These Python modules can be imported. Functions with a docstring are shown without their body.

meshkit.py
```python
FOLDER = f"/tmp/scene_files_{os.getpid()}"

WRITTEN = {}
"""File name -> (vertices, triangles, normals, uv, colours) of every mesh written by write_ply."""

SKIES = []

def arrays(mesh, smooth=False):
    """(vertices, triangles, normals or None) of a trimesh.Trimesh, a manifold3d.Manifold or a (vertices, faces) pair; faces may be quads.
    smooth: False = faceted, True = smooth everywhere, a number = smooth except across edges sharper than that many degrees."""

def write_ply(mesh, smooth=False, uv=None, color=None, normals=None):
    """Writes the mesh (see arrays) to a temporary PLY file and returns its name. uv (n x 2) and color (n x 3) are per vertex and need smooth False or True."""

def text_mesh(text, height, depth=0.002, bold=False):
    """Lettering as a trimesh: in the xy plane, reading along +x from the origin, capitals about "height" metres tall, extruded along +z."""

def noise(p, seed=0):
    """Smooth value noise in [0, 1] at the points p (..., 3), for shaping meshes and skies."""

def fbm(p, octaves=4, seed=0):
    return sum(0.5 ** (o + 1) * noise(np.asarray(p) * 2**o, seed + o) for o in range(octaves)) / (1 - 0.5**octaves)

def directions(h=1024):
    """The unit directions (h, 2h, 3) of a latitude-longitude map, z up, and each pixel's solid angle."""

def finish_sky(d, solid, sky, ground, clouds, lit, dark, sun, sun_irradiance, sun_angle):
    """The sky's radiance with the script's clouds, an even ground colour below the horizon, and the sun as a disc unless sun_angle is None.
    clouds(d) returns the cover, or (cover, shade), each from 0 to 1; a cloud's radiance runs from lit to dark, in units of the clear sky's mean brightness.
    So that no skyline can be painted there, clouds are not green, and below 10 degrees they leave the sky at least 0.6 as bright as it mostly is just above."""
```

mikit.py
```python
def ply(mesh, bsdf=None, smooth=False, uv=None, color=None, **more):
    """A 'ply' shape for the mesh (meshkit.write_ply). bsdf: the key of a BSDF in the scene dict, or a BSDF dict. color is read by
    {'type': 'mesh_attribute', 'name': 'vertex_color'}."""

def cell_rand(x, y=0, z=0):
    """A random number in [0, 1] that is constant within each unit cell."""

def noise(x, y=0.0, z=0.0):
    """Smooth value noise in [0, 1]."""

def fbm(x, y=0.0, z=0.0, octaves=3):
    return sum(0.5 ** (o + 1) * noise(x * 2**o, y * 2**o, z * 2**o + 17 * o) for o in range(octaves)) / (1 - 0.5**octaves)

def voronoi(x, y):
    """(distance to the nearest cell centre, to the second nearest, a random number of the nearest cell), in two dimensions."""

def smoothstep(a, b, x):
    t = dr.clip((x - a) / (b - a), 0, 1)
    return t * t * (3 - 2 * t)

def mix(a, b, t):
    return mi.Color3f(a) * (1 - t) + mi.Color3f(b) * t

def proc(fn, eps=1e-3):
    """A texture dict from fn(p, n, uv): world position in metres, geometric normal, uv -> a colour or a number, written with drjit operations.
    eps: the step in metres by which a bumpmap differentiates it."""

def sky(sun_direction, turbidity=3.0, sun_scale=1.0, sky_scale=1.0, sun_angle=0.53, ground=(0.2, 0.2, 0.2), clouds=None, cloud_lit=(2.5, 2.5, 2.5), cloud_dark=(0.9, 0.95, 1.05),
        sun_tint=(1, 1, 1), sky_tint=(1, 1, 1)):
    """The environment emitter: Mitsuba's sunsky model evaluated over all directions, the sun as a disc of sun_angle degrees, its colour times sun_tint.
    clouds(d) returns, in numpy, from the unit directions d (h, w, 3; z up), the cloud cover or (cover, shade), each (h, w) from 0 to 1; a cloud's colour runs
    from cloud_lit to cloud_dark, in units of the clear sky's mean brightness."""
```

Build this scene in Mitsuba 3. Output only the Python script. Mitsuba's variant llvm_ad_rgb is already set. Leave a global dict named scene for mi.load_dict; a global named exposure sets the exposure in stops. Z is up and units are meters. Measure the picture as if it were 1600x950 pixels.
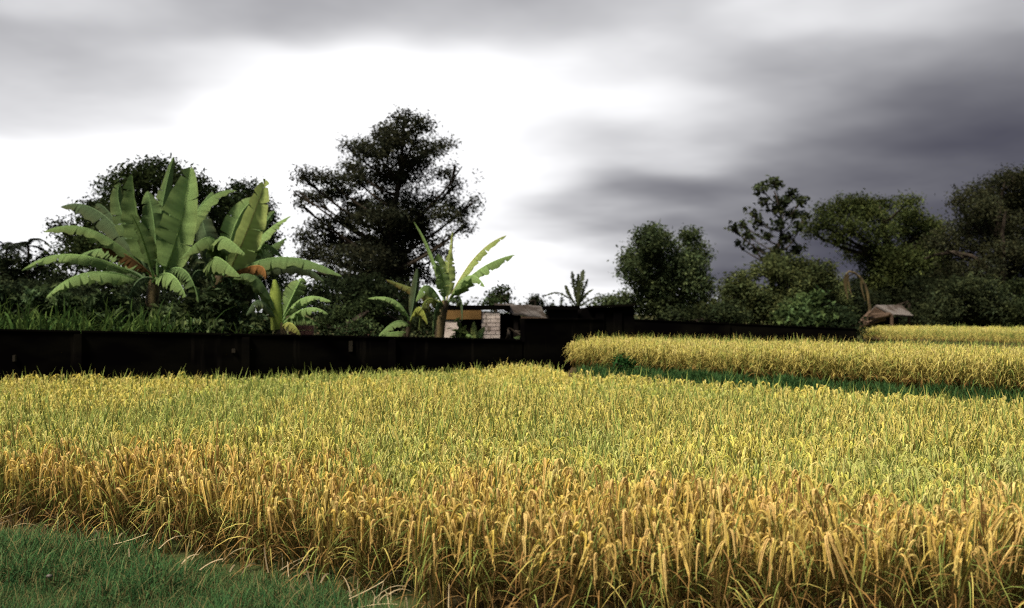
import math, random
import numpy as np, trimesh
import drjit as dr
import mitsuba as mi
import mikit, meshkit
from mikit import ply, proc

T = mi.ScalarTransform4f
rng = np.random.default_rng(11)
random.seed(11)

# ------------------------------------------------------------------ camera, sky, exposure
H, F, HOR = 1.75, 1500.0, 490.0          # eye height (m), focal length and horizon in photo pixels (1600 wide)
scene, labels = {}, {}
scene['camera'] = {'type': 'thinlens', 'fov': 2 * math.degrees(math.atan(800 / F)), 'fov_axis': 'x',
                   'to_world': T().look_at(origin=[0, 0, H], target=[0, 100, H + 1.0], up=[0, 0, 1]),
                   'near_clip': 0.1, 'far_clip': 3000.0, 'aperture_radius': 0.011, 'focus_distance': 8.0}
exposure = 2.95


# cloud thickness of the storm front ahead: azimuth, elevation (degrees) and thickness of its banks and of the break between them
BANKS = [(-28, 18, .25), (-23.5, 17.4, .25), (-18.5, 17, .36), (-11.5, 17, .43), (-4, 17, .38), (2, 16.2, .34), (7.5, 17.6, .34), (15, 16.8, .28), (22, 16.2, .32), (27.5, 16.2, .48),
         (-26.5, 13.5, .34), (-21.8, 13.4, .30), (-17.5, 14, .22), (-13.5, 14, .02), (-7.5, 14.2, .02), (-2, 14, .1), (4, 14.3, .22), (9.5, 14.3, .30), (15, 13.6, .46), (22, 13.4, .56), (27, 12.4, .68),
         (-26.5, 11.2, .32), (-21.8, 11, .25), (-15, 11.9, 0), (-7.5, 12, 0), (0, 11.7, .02), (7.5, 12, .05), (13, 11.3, .25), (18.5, 11.2, .6), (23.5, 10.9, .74), (27.5, 10.2, .84),
         (-26.5, 8.5, 0), (-20, 9.3, .02), (-13, 9.3, .08), (-4, 9.5, .1), (2, 9.8, .12), (5.7, 9.5, .35), (9.5, 10.1, .22), (15, 9.6, .5), (20, 9.3, .76), (25, 8.3, .88), (28, 7.8, .92),
         (-26.5, 5.7, .1), (-18, 6.2, 0), (-11, 6.3, 0), (-2, 7.6, .08), (2, 8.4, .15), (4, 6.2, .5), (7.6, 6.1, .62), (11.3, 6.3, .74), (16.5, 6.5, .74), (22, 7.4, .82), (26.5, 6.5, .88),
         (-26.5, 3, .1), (0, 6, .1), (0, 2.6, 0), (4, 4.2, .4), (2.3, 3.4, .1), (5.7, 3.4, .15), (5.7, 1.9, .1), (7.6, 3.4, .5), (11.7, 4.4, .78), (13.2, 3.3, .88), (16.7, 3.6, .94), (18.5, 3.6, .96), (22, 3, .96), (0.8, .8, .12), (5, .8, .15), (28, 3, .95), (-20, 3, 0), (-14.5, 3.2, 0), (-9, 3, 0), (-4.5, 3.2, 0), (-24, .8, .1), (-16, .8, 0), (-8, .8, 0)]
L_LIT, L_DARK = 2.2, 0.115


def clouds(d):
    """A storm deck with a bright break in it; the same deck goes on all round and thins overhead."""
    x, y, z = d[..., 0], d[..., 1], np.maximum(d[..., 2], 0.0)
    az = np.degrees(np.arctan2(x, y)); el = np.degrees(np.arcsin(np.clip(z, 0, 1)))
    k = 1.0 / (z + 0.13)
    q = np.stack([x * k * 0.8, y * k * 0.8, 0 * x + 3.3], -1)
    n1 = meshkit.fbm(q * 1.2 + 5.1, 5, 3) - .5
    n2 = meshkit.fbm(q * 3.1 + 1.7, 5, 9) - .5
    a = az + (meshkit.fbm(q * 1.5 + 9.0, 4, 21) - 0.5) * 5
    e = el + (meshkit.fbm(q * 1.5 + 3.0, 4, 33) - 0.5) * 3.2
    up = np.clip((el - 18) / 30, 0, 1)
    base = 0.80 * (1 - up) + 0.34 * up
    num, den = base * .03, np.full_like(base, .03)
    for ca, ce, t in BANKS:
        w = np.exp(-((a - ca) / 3.6) ** 2 - ((e - ce) / 1.35) ** 2)
        num += w * t * (.60 + .40 * t); den += w
    s = num / den
    n3 = meshkit.fbm(q * np.array([5.5, 8.0, 1.0]) + 2.2, 4, 15) - .5
    s = s + (0.42 * n1 + 0.42 * n2 + 0.13 * n3) * np.clip(.28 + 1.6 * s, 0, 1) * (.75 + .5 * up)
    L = L_LIT * (L_DARK / L_LIT) ** np.clip(s, 0, 1)
    return np.ones_like(s), (L_LIT - L) / (L_LIT - L_DARK)


scene['sky'] = mikit.sky((-0.42, -0.42, 0.80), turbidity=3, sun_scale=0.72, sun_angle=14, clouds=clouds,
                         cloud_lit=[L_LIT * c for c in (1, 1, 1.01)], cloud_dark=[L_DARK * c for c in (.95, .95, 1.32)], ground=(0.08, 0.09, 0.04))


# ------------------------------------------------------------------ helpers
def P(u, v, Y):
    """The point at depth Y that stands at pixel (u, v) of the photograph."""
    return np.array([(u - 800) / F * Y, Y, H - (v - HOR) / F * Y])


def tag(key, label=None, cat=None, group=None, kind=None):
    labels[key] = {k: v for k, v in (('label', label), ('category', cat), ('group', group), ('kind', kind)) if v}


taken = set()


def numbered(name):
    key, i = name, 0
    while key in taken:
        i += 1
        key = f'{name}_{i:03d}'
    taken.add(key)
    return key


def thing(name, label, cat, group=None):
    key = numbered(name)
    tag(key, label, cat, group)
    return key


def part(parent, name, mesh, mat, smooth=False, color=None, label=None):
    key = numbered(parent + '__' + name)
    scene[key] = ply(mesh, mat, smooth=smooth, color=color)
    if label:
        tag(key, label)
    return key


def box(x0, x1, y0, y1, z0, z1, c=0.0):
    m = trimesh.creation.box((x1 - x0, y1 - y0, z1 - z0))
    m.apply_translation(((x0 + x1) / 2, (y0 + y1) / 2, (z0 + z1) / 2))
    return m


def beam(p, q, w, h, up=(0, 0, 1)):
    """A bar of section w x h from p to q."""
    p, q = np.asarray(p, float), np.asarray(q, float)
    t = q - p; L = np.linalg.norm(t); t = t / L
    a = np.cross(t, up)
    if np.linalg.norm(a) < 1e-3:
        a = np.cross(t, (1, 0, 0))
    a /= np.linalg.norm(a); b = np.cross(a, t)
    m = trimesh.creation.box((w, L, h))
    M = np.eye(4); M[:3, 0], M[:3, 1], M[:3, 2], M[:3, 3] = a, t, b, (p + q) / 2
    m.apply_transform(M)
    return m


def tube(pts, rad, sides=7):
    p = np.asarray(pts, float); n = len(p)
    r = np.broadcast_to(rad, (n,))
    t = np.gradient(p, axis=0); t /= np.linalg.norm(t, axis=1, keepdims=True) + 1e-12
    a = np.cross(t, np.where(np.abs(t[:, 2:]) < 0.9, [[0, 0, 1.0]], [[1.0, 0, 0]]))
    a /= np.linalg.norm(a, axis=1, keepdims=True) + 1e-12
    b = np.cross(t, a)
    an = np.arange(sides) * 2 * np.pi / sides
    v = p[:, None] + r[:, None, None] * (np.cos(an)[None, :, None] * a[:, None] + np.sin(an)[None, :, None] * b[:, None])
    i, j = np.meshgrid(np.arange(n - 1), np.arange(sides), indexing='ij')
    q = np.stack([i * sides + j, i * sides + (j + 1) % sides, (i + 1) * sides + (j + 1) % sides, (i + 1) * sides + j], -1).reshape(-1, 4)
    f = np.vstack([q[:, [0, 1, 2]], q[:, [0, 2, 3]]])
    v = np.vstack([v.reshape(-1, 3), p[:1], p[-1:]])
    k = np.arange(sides)
    f = np.vstack([f, np.stack([k * 0 + n * sides, (k + 1) % sides, k], 1), np.stack([k * 0 + n * sides + 1, (n - 1) * sides + k, (n - 1) * sides + (k + 1) % sides], 1)])
    return trimesh.Trimesh(v, f, process=False)


def bez(a, b, c, n):
    t = np.linspace(0, 1, n)[:, None]
    a, b, c = (np.asarray(x, float) for x in (a, b, c))
    return (1 - t) ** 2 * a + 2 * t * (1 - t) * b + t ** 2 * c


class MB:
    """Collects ribbons and leaves with a colour per vertex."""

    def __init__(s):
        s.v, s.f, s.c, s.n = [], [], [], 0

    def add(s, v, f, c):
        v = np.asarray(v, float)
        s.v.append(v); s.f.append(np.asarray(f, int) + s.n)
        s.c.append(np.broadcast_to(np.asarray(c, float), (len(v), 3))); s.n += len(v)

    def ribbon(s, p, w, lat, c0, c1=None):
        p = np.asarray(p, float); n = len(p)
        w = np.broadcast_to(w, (n,))[:, None] * 0.5
        lat = np.broadcast_to(np.asarray(lat, float), (n, 3))
        v = np.empty((2 * n, 3)); v[0::2] = p - lat * w; v[1::2] = p + lat * w
        i = np.arange(n - 1) * 2
        f = np.vstack([np.stack([i, i + 1, i + 3], 1), np.stack([i, i + 3, i + 2], 1)])
        t = np.repeat(np.linspace(0, 1, n), 2)[:, None]
        c0 = np.asarray(c0, float); c1 = c0 if c1 is None else np.asarray(c1, float)
        s.add(v, f, c0 * (1 - t) + c1 * t)

    def get(s):
        return (np.vstack(s.v), np.vstack(s.f)), np.vstack(s.c)


def shapegroup(key, mb, mat):
    m, c = mb.get()
    scene[key] = {'type': 'shapegroup', 'piece': ply(m, mat, color=c)}


def scatter(name, pts, groups, choose, scale, lean=None, z=None):
    """name__00001 ...: one instance per point."""
    for i, (x, y, zz) in enumerate(pts):
        tr = T().translate([float(x), float(y), float(zz)])
        if lean is not None and lean[i] is not None:
            ax, deg = lean[i]
            tr = tr @ T().rotate([float(ax[0]), float(ax[1]), 0.0], float(deg))
        s = float(scale[i])
        scene[f'{name}__{i + 1:05d}'] = {'type': 'instance', 'g': {'type': 'ref', 'id': groups[choose[i]]},
                                         'to_world': tr @ T().rotate([0, 0, 1], float(rng.uniform(0, 360))) @ T().scale([s, s, s * float(rng.uniform(.93, 1.07))])}


def in_poly(x, y, poly):
    poly = np.asarray(poly); inside = np.zeros(len(x), bool); j = len(poly) - 1
    for i in range(len(poly)):
        xi, yi = poly[i]; xj, yj = poly[j]
        c = ((yi > y) != (yj > y)) & (x < (xj - xi) * (y - yi) / (yj - yi + 1e-12) + xi)
        inside ^= c; j = i
    return inside


def seg_dist(x, y, line):
    d = np.full(len(x), 1e9)
    for (ax, ay), (bx, by) in zip(line[:-1], line[1:]):
        dx, dy = bx - ax, by - ay
        t = np.clip(((x - ax) * dx + (y - ay) * dy) / (dx * dx + dy * dy), 0, 1)
        d = np.minimum(d, np.hypot(x - ax - t * dx, y - ay - t * dy))
    return d


def grid_in(poly, sp, jit):
    poly = np.asarray(poly)
    x0, y0 = poly.min(0); x1, y1 = poly.max(0)
    gx, gy = np.meshgrid(np.arange(x0, x1, sp), np.arange(y0, y1, sp))
    x, y = gx.ravel(), gy.ravel()
    x = x + rng.uniform(-jit, jit, len(x)) * sp; y = y + rng.uniform(-jit, jit, len(y)) * sp
    k = in_poly(x, y, poly)
    return x[k], y[k]


# ------------------------------------------------------------------ materials
def vc():
    return {'type': 'mesh_attribute', 'name': 'vertex_color'}


scene['mat_leaf'] = {'type': 'principledthin', 'base_color': vc(), 'roughness': 0.55, 'diff_trans': 0.55, 'eta': 1.35}
scene['mat_rice'] = {'type': 'principledthin', 'base_color': vc(), 'roughness': 0.6, 'diff_trans': 0.6, 'eta': 1.3}
scene['mat_broad'] = {'type': 'principledthin', 'base_color': vc(), 'roughness': 0.42, 'diff_trans': 0.7, 'eta': 1.5}


def P_soil(p, n, uv):
    a = mikit.fbm(p.x * 0.6, p.y * 0.6, p.z, octaves=4)
    b = mikit.fbm(p.x * 9, p.y * 9, p.z * 9, octaves=3)
    c = mikit.mix((0.045, 0.035, 0.02), (0.035, 0.05, 0.018), mikit.smoothstep(0.4, 0.6, a))
    return c * (0.6 + 0.8 * b)


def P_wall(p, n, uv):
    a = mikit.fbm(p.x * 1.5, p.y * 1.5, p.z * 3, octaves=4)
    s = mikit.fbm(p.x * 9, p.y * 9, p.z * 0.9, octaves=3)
    c = mikit.mix((0.0012, 0.0011, 0.0014), (0.003, 0.003, 0.0026), mikit.smoothstep(0.35, 0.75, a))  # near-black base holds the shade on the wall's face besides dark moss
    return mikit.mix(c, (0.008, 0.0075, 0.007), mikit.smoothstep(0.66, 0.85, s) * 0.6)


def P_white(p, n, uv):
    a = mikit.fbm(p.x * 3, p.y * 3, p.z * 4, octaves=4)
    s = mikit.fbm(p.x * 14, p.y * 14, p.z * 5, octaves=3)
    c = mikit.mix((0.40, 0.375, 0.38), (0.25, 0.22, 0.225), mikit.smoothstep(0.4, 0.7, a))
    return mikit.mix(c, (0.09, 0.08, 0.06), mikit.smoothstep(0.6, 0.8, s) * 0.8)


def P_bark(p, n, uv):
    s = mikit.fbm(p.x * 11, p.y * 11, p.z * 2.2, octaves=3)
    return mikit.mix((0.012, 0.010, 0.008), (0.045, 0.039, 0.033), mikit.smoothstep(0.3, 0.75, s))


def P_tin(p, n, uv):
    s = mikit.fbm(p.x * 4, p.y * 1.2, p.z * 4, octaves=4)
    return mikit.mix((0.10, 0.095, 0.095), (0.045, 0.038, 0.034), mikit.smoothstep(0.42, 0.65, s))


def P_wood(p, n, uv):
    s = mikit.fbm(p.x * 3 + p.z * 14, p.y * 3, p.z * 14, octaves=3)
    return mikit.mix((0.035, 0.024, 0.018), (0.085, 0.062, 0.048), s)


def P_stem(p, n, uv):
    s = mikit.fbm(p.x * 20, p.y * 20, p.z * 3, octaves=3)
    return mikit.mix((0.022, 0.017, 0.011), (0.085, 0.07, 0.033), mikit.smoothstep(0.3, 0.7, s))


def diffuse(fn, rough=0.85, spec=0.2):
    return {'type': 'twosided', 'bsdf': {'type': 'principled', 'base_color': proc(fn) if callable(fn) else {'type': 'rgb', 'value': list(fn)}, 'roughness': rough, 'specular': spec}}


scene['mat_soil'] = diffuse(P_soil, 0.95, 0.1)
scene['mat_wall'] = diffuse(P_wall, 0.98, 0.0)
scene['mat_white'] = diffuse(P_white, 0.9, 0.2)
scene['mat_bark'] = diffuse(P_bark, 0.9, 0.1)
scene['mat_tin'] = diffuse(P_tin, 0.6, 0.3)
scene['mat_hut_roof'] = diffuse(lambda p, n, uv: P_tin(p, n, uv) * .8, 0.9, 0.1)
scene['mat_grey_tin'] = diffuse(lambda p, n, uv: P_tin(p, n, uv) * .5, 0.8, 0.1)
scene['mat_wood'] = diffuse(P_wood, 0.9, 0.1)
scene['mat_stem'] = diffuse(P_stem, 0.6, 0.3)
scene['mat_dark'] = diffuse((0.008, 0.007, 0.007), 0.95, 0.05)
scene['mat_patch'] = diffuse((0.016, 0.015, 0.013), 0.95, 0.0)
scene['mat_rust'] = diffuse((0.12, 0.075, 0.03), 0.9, 0.1)
scene['mat_brick'] = diffuse((0.10, 0.055, 0.048), 0.9, 0.1)

# ------------------------------------------------------------------ ground and terraces
EDGE = [(-16, 15.0), (-8.0, 10.7), (-4.1, 7.75), (-2.2, 6.75), (-0.80, 5.85), (-0.52, 5.5), (0.5, 5.15), (2.8, 5.0), (6.0, 4.6), (12, 4.2)]
g = []
gx = np.concatenate([np.arange(-2000, -60, 120), np.arange(-60, 60, 1.5), np.arange(60, 2001, 120)])
gy = np.concatenate([np.arange(-1000, -20, 120), np.arange(-20, 80, 1.5), np.arange(80, 2401, 120)])
X, Yg = np.meshgrid(gx, gy)
Z = 0.10 * (meshkit.fbm(np.stack([X * .3, Yg * .3, X * 0], -1), 3, 2) - 0.5)
n0, n1 = X.shape
idx = np.arange(n0 * n1).reshape(n0, n1)
scene['ground'] = ply((np.stack([X, Yg, Z], -1).reshape(-1, 3), np.stack([idx[:-1, :-1], idx[:-1, 1:], idx[1:, 1:], idx[1:, :-1]], -1).reshape(-1, 4)), 'mat_soil', smooth=True)
tag('ground', kind='structure')


def bank(name, top, z, slope=0.45):
    """A raised field: a prism with sloping earth sides."""
    top = np.asarray(top, float); c = top.mean(0)
    low = c + (top - c) * (1 + slope / np.linalg.norm(top - c, axis=1, keepdims=True))
    n = len(top)
    v = np.vstack([np.c_[top, np.full(n, z)], np.c_[low, np.full(n, -0.08)], [[*c, z]]])
    i = np.arange(n); j = (i + 1) % n
    f = np.vstack([np.stack([i, i + n, j + n], 1), np.stack([i, j + n, j], 1), np.stack([i, j, i * 0 + 2 * n], 1)])
    scene[name] = ply((v, f), 'mat_soil')
    tag(name, kind='structure')


T1 = [(1.15, 18.7), (1.2, 18.2), (1.5, 17.65), (6.12, 12.22), (10.2, 7.95), (12.3, 9.8), (8.0, 14.0), (3.0, 19.9), (1.5, 19.8)]
T2 = [(10.2, 28.2), (10.5, 27.4), (12.8, 23.8), (17, 17.5), (19.5, 19), (14.5, 26.5), (12.3, 29.2), (10.8, 29.3)]
bank('terrace', T1, 0.70)
bank('upper_terrace', T2, 0.92)


# ------------------------------------------------------------------ rice
def rice_hill(r, lod, gold, green, edge):
    mb = MB()
    nt = {0: 12, 1: 11, 2: 8}[lod]
    ns = {0: 6, 1: 4, 2: 3}[lod]
    for k in range(nt):
        az = r.uniform(0, 2 * np.pi); out = np.array([np.cos(az), np.sin(az), 0])
        lat = np.array([-out[1], out[0], 0])
        b = out * r.uniform(0.005, 0.035)
        lean = r.uniform(0.03, 0.12)
        Ls = r.uniform(0.60, 0.74)
        tip = b + out * lean + np.array([0, 0, Ls])
        sc = np.array([0.20, 0.16, 0.05]) * r.uniform(.7, 1.1) * (1 - green * .3)  # stem brown kept dark: shade among the stalk bases is painted in
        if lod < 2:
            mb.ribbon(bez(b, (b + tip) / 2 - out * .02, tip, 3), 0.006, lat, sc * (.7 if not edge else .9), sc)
        # panicle: rises out of the sheath, bends over and hangs
        pl = r.uniform(0.17, 0.26) * (1.2 if edge else 1)
        droop = r.uniform(0.55, 1.1) + (.35 if edge else 0)
        d2 = out * np.cos(r.normal(0, .5)) + lat * np.sin(r.normal(0, .5)); d2[2] = 0
        peak = tip + d2 * pl * .22 + np.array([0, 0, pl * .55])
        end = tip + d2 * pl * r.uniform(.25, .5) + np.array([0, 0, pl * (.42 - droop * .8)])
        pc = gold * r.uniform(.82, 1.12) * np.array([1, r.uniform(.9, 1.04), r.uniform(.75, 1.2)])
        cv = bez(tip, peak, end, ns + 2)
        pw = {0: .016, 1: .019, 2: .026}[lod] * (1.12 if edge else 1)
        wv = pw * np.interp(np.linspace(0, 1, ns + 2), [0, .15, .5, .85, 1], [.15, .7, 1, .8, .25]) * r.uniform(.8, 1.2)
        mb.ribbon(cv, wv, lat, pc * .9, pc)
        dd = np.cross(lat, (cv[-1] - cv[0]) / np.linalg.norm(cv[-1] - cv[0]))
        mb.ribbon(cv, wv, dd, pc, pc * .9)
        if lod == 0:                                   # branchlets of grain that stand off the axis
            for _ in range(13):
                t = r.uniform(.12, .98); o = cv[min(int(t * (ns + 1)), ns)]
                o = o + (cv[min(int(t * (ns + 1)) + 1, ns + 1)] - o) * r.random()
                q = r.normal(0, 1, 3); q /= np.linalg.norm(q)
                e = o + q * .014 + np.array([0, 0, -r.uniform(.018, .045)])
                l2 = np.cross(e - o, r.normal(0, 1, 3)); l2 /= np.linalg.norm(l2) + 1e-9
                w2 = .0042
                mb.add([o, (o + e) / 2 + l2 * w2, e, (o + e) / 2 - l2 * w2], [[0, 1, 2], [0, 2, 3]], pc * r.uniform(.75, 1.25))
        # leaves
        for _ in range({0: 3, 1: 3, 2: 2}[lod]):
            a2 = az + r.normal(0, 1.1); o2 = np.array([np.cos(a2), np.sin(a2), 0]); l2 = np.array([-o2[1], o2[0], 0])
            h0 = r.uniform(.12, .62) * (1 if lod < 2 else 1.0)
            s0 = b + (tip - b) * h0 / Ls
            L = r.uniform(.22, .40)
            stiff = r.random()
            if stiff < (.35 + .35 * green) * (.25 if green < .2 else 1):                  # an erect flag leaf
                m_ = s0 + o2 * L * .15 + np.array([0, 0, L * .6]); e_ = s0 + o2 * L * .42 + np.array([0, 0, L * .95])
            else:
                m_ = s0 + o2 * L * .3 + np.array([0, 0, L * .62]); e_ = s0 + o2 * L * .95 + np.array([0, 0, L * r.uniform(-.35, .35)])
            gcol = np.array([.20, .28, .085]) * r.uniform(.7, 1.25)
            ycol = np.array([.48, .45, .155]) * r.uniform(.75, 1.15)
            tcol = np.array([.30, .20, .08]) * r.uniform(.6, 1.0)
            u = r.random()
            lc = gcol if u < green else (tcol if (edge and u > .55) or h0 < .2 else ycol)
            n_ = {0: 6, 1: 4, 2: 3}[lod]
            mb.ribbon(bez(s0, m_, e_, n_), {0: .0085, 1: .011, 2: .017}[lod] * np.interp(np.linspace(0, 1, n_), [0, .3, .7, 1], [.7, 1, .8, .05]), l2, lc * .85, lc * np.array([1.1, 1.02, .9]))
    if edge and lod == 0:                              # dead lower leaves and broken straw at the field's edge
        for _ in range(5):
            a2 = r.uniform(0, 2 * np.pi); o2 = np.array([np.cos(a2), np.sin(a2), 0]); l2 = np.array([-o2[1], o2[0], 0])
            s0 = o2 * .03 + np.array([0, 0, r.uniform(.05, .35)]); L = r.uniform(.2, .4)
            tcol = np.array([.26, .18, .08]) * r.uniform(.35, 1.05)  # dead leaves darkened as well, painting shade at the rice's foot
            mb.ribbon(bez(s0, s0 + o2 * L * .4 + np.array([0, 0, L * .3]), s0 + o2 * L * .8 + np.array([0, 0, -s0[2] * r.uniform(.3, 1)]), 5), .008, l2, tcol)
    return mb


GOLD = {'edge': np.array([.645, .53, .19]), 'gold': np.array([.60, .595, .20]), 'mid': np.array([.53, .58, .195]), 'green': np.array([.48, .53, .18]), 'even': np.array([.57, .56, .20])}
GREEN = {'edge': .30, 'gold': .56, 'mid': .72, 'green': .85, 'even': .15}
rg = np.random.default_rng(5)
rice_groups = {}
for tone in GOLD:
    for lod in (0, 1, 2):
        for k in range({0: 5, 1: 4, 2: 4}[lod]):
            key = f'rice_hill_{tone}_{lod}_{k}'
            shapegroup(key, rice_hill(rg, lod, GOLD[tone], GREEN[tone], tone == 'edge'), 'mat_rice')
            rice_groups.setdefault((tone, lod), []).append(key)


LODGED = [(.9, 6.3, .45), (2.3, 6.0, .5), (-1.6, 7.3, .35), (3.3, 6.6, .4), (-4.6, 8.9, .4), (1.6, 9.6, .35), (-3.0, 11.5, .4)]   # x, y, radius of rice laid over by wind


def plant_rice(name, poly, z, sp, edge_lines, hs, label, flat=None, mixn=None, leanside=1.0, lod0=8.3, lod1=12.5):
    x, y = grid_in(poly, sp, .38)
    # nothing outside the lens' view (with a margin) is needed
    k = (np.abs(x) < 0.60 * y + 1.6)
    x, y = x[k], y[k]
    d = seg_dist(x, y, edge_lines)
    n_ = meshkit.fbm(np.stack([x * .55, y * .35, 0 * x], -1), 3, 7) + .35 * (meshkit.noise(np.stack([x * 4, y * 4, 0 * x], -1), 4) - .5)
    groups, choose, scale, lean, pts = [], [], [], [], []
    index = {}
    for i in range(len(x)):
        band = n_[i] - (.13 * math.exp(-((d[i] - 1.55) / .75) ** 2) if name == 'ripe_rice' else 0)
        tone = 'edge' if name == 'ripe_rice' and d[i] < .38 + 1.3 * (n_[i] - .42) + .03 * min(x[i], 0) + rng.normal(0, .25) else ('gold' if band > .50 else 'mid' if band > .40 else 'green')
        if mixn and rng.random() < mixn[0] and tone != 'edge':
            tone = mixn[1]
        dist = math.hypot(x[i], y[i])
        lod = 0 if dist < lod0 or d[i] < .3 and dist < lod0 + 1.5 else 1 if dist < lod1 else 2
        opts = rice_groups[(tone, lod)]
        kx = opts[rng.integers(len(opts))]
        if kx not in index:
            index[kx] = len(groups); groups.append(kx)
        choose.append(index[kx])
        ev = .35 if name != 'ripe_rice' else 1.0
        scale.append(hs * (1 + ev * rng.uniform(-.1, .08)) * (.96 + .22 * ev * (n_[i] - .45)) * (0.93 if d[i] < .25 else 1))
        deg = abs(rng.normal(0, 6)) + (rng.uniform(0, 14) * leanside if d[i] < .35 else 0)
        an = rng.uniform(0, 2 * np.pi)
        ax = (math.cos(an), math.sin(an)) if d[i] > .35 else (1 + rng.normal(0, .35), rng.normal(0, .5))
        for lx, ly, lr in LODGED:
            if name == 'ripe_rice' and (x[i] - lx) ** 2 + (y[i] - ly) ** 2 < lr * lr and rng.random() < .75:
                deg = rng.uniform(22, 62); an = (lx * 7 + ly * 3) + rng.normal(0, .7); ax = (math.cos(an), math.sin(an))
        lean.append((ax, deg)); pts.append((x[i], y[i], z))
    scatter(name, pts, groups, choose, scale, lean)
    tag(name, label, 'rice', kind='stuff')
    return len(pts)


WALL = [(-17.0, 11.2), (-8.26, 15.5), (0.2, 19.55), (1.35, 20.1)]
FIELD = EDGE + [(14, 4.6), (9.9, 7.65), (5.75, 11.9), (1.0, 17.1), (0.75, 18.6), (0.55, 19.35)] + [(0.1, 19.2), (-8.2, 15.2), (-17, 10.9 + .3)]
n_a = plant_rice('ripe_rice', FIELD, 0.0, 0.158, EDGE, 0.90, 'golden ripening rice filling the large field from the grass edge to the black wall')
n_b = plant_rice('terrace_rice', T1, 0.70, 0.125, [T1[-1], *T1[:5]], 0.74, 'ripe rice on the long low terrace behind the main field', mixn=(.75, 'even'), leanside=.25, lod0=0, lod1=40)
n_c = plant_rice('upper_terrace_rice', T2, 0.92, 0.15, [T2[-1], *T2[:4]], 0.62, 'far strip of ripe rice in front of the small hut', mixn=(.75, 'even'), leanside=.3, lod0=0, lod1=16)


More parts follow.
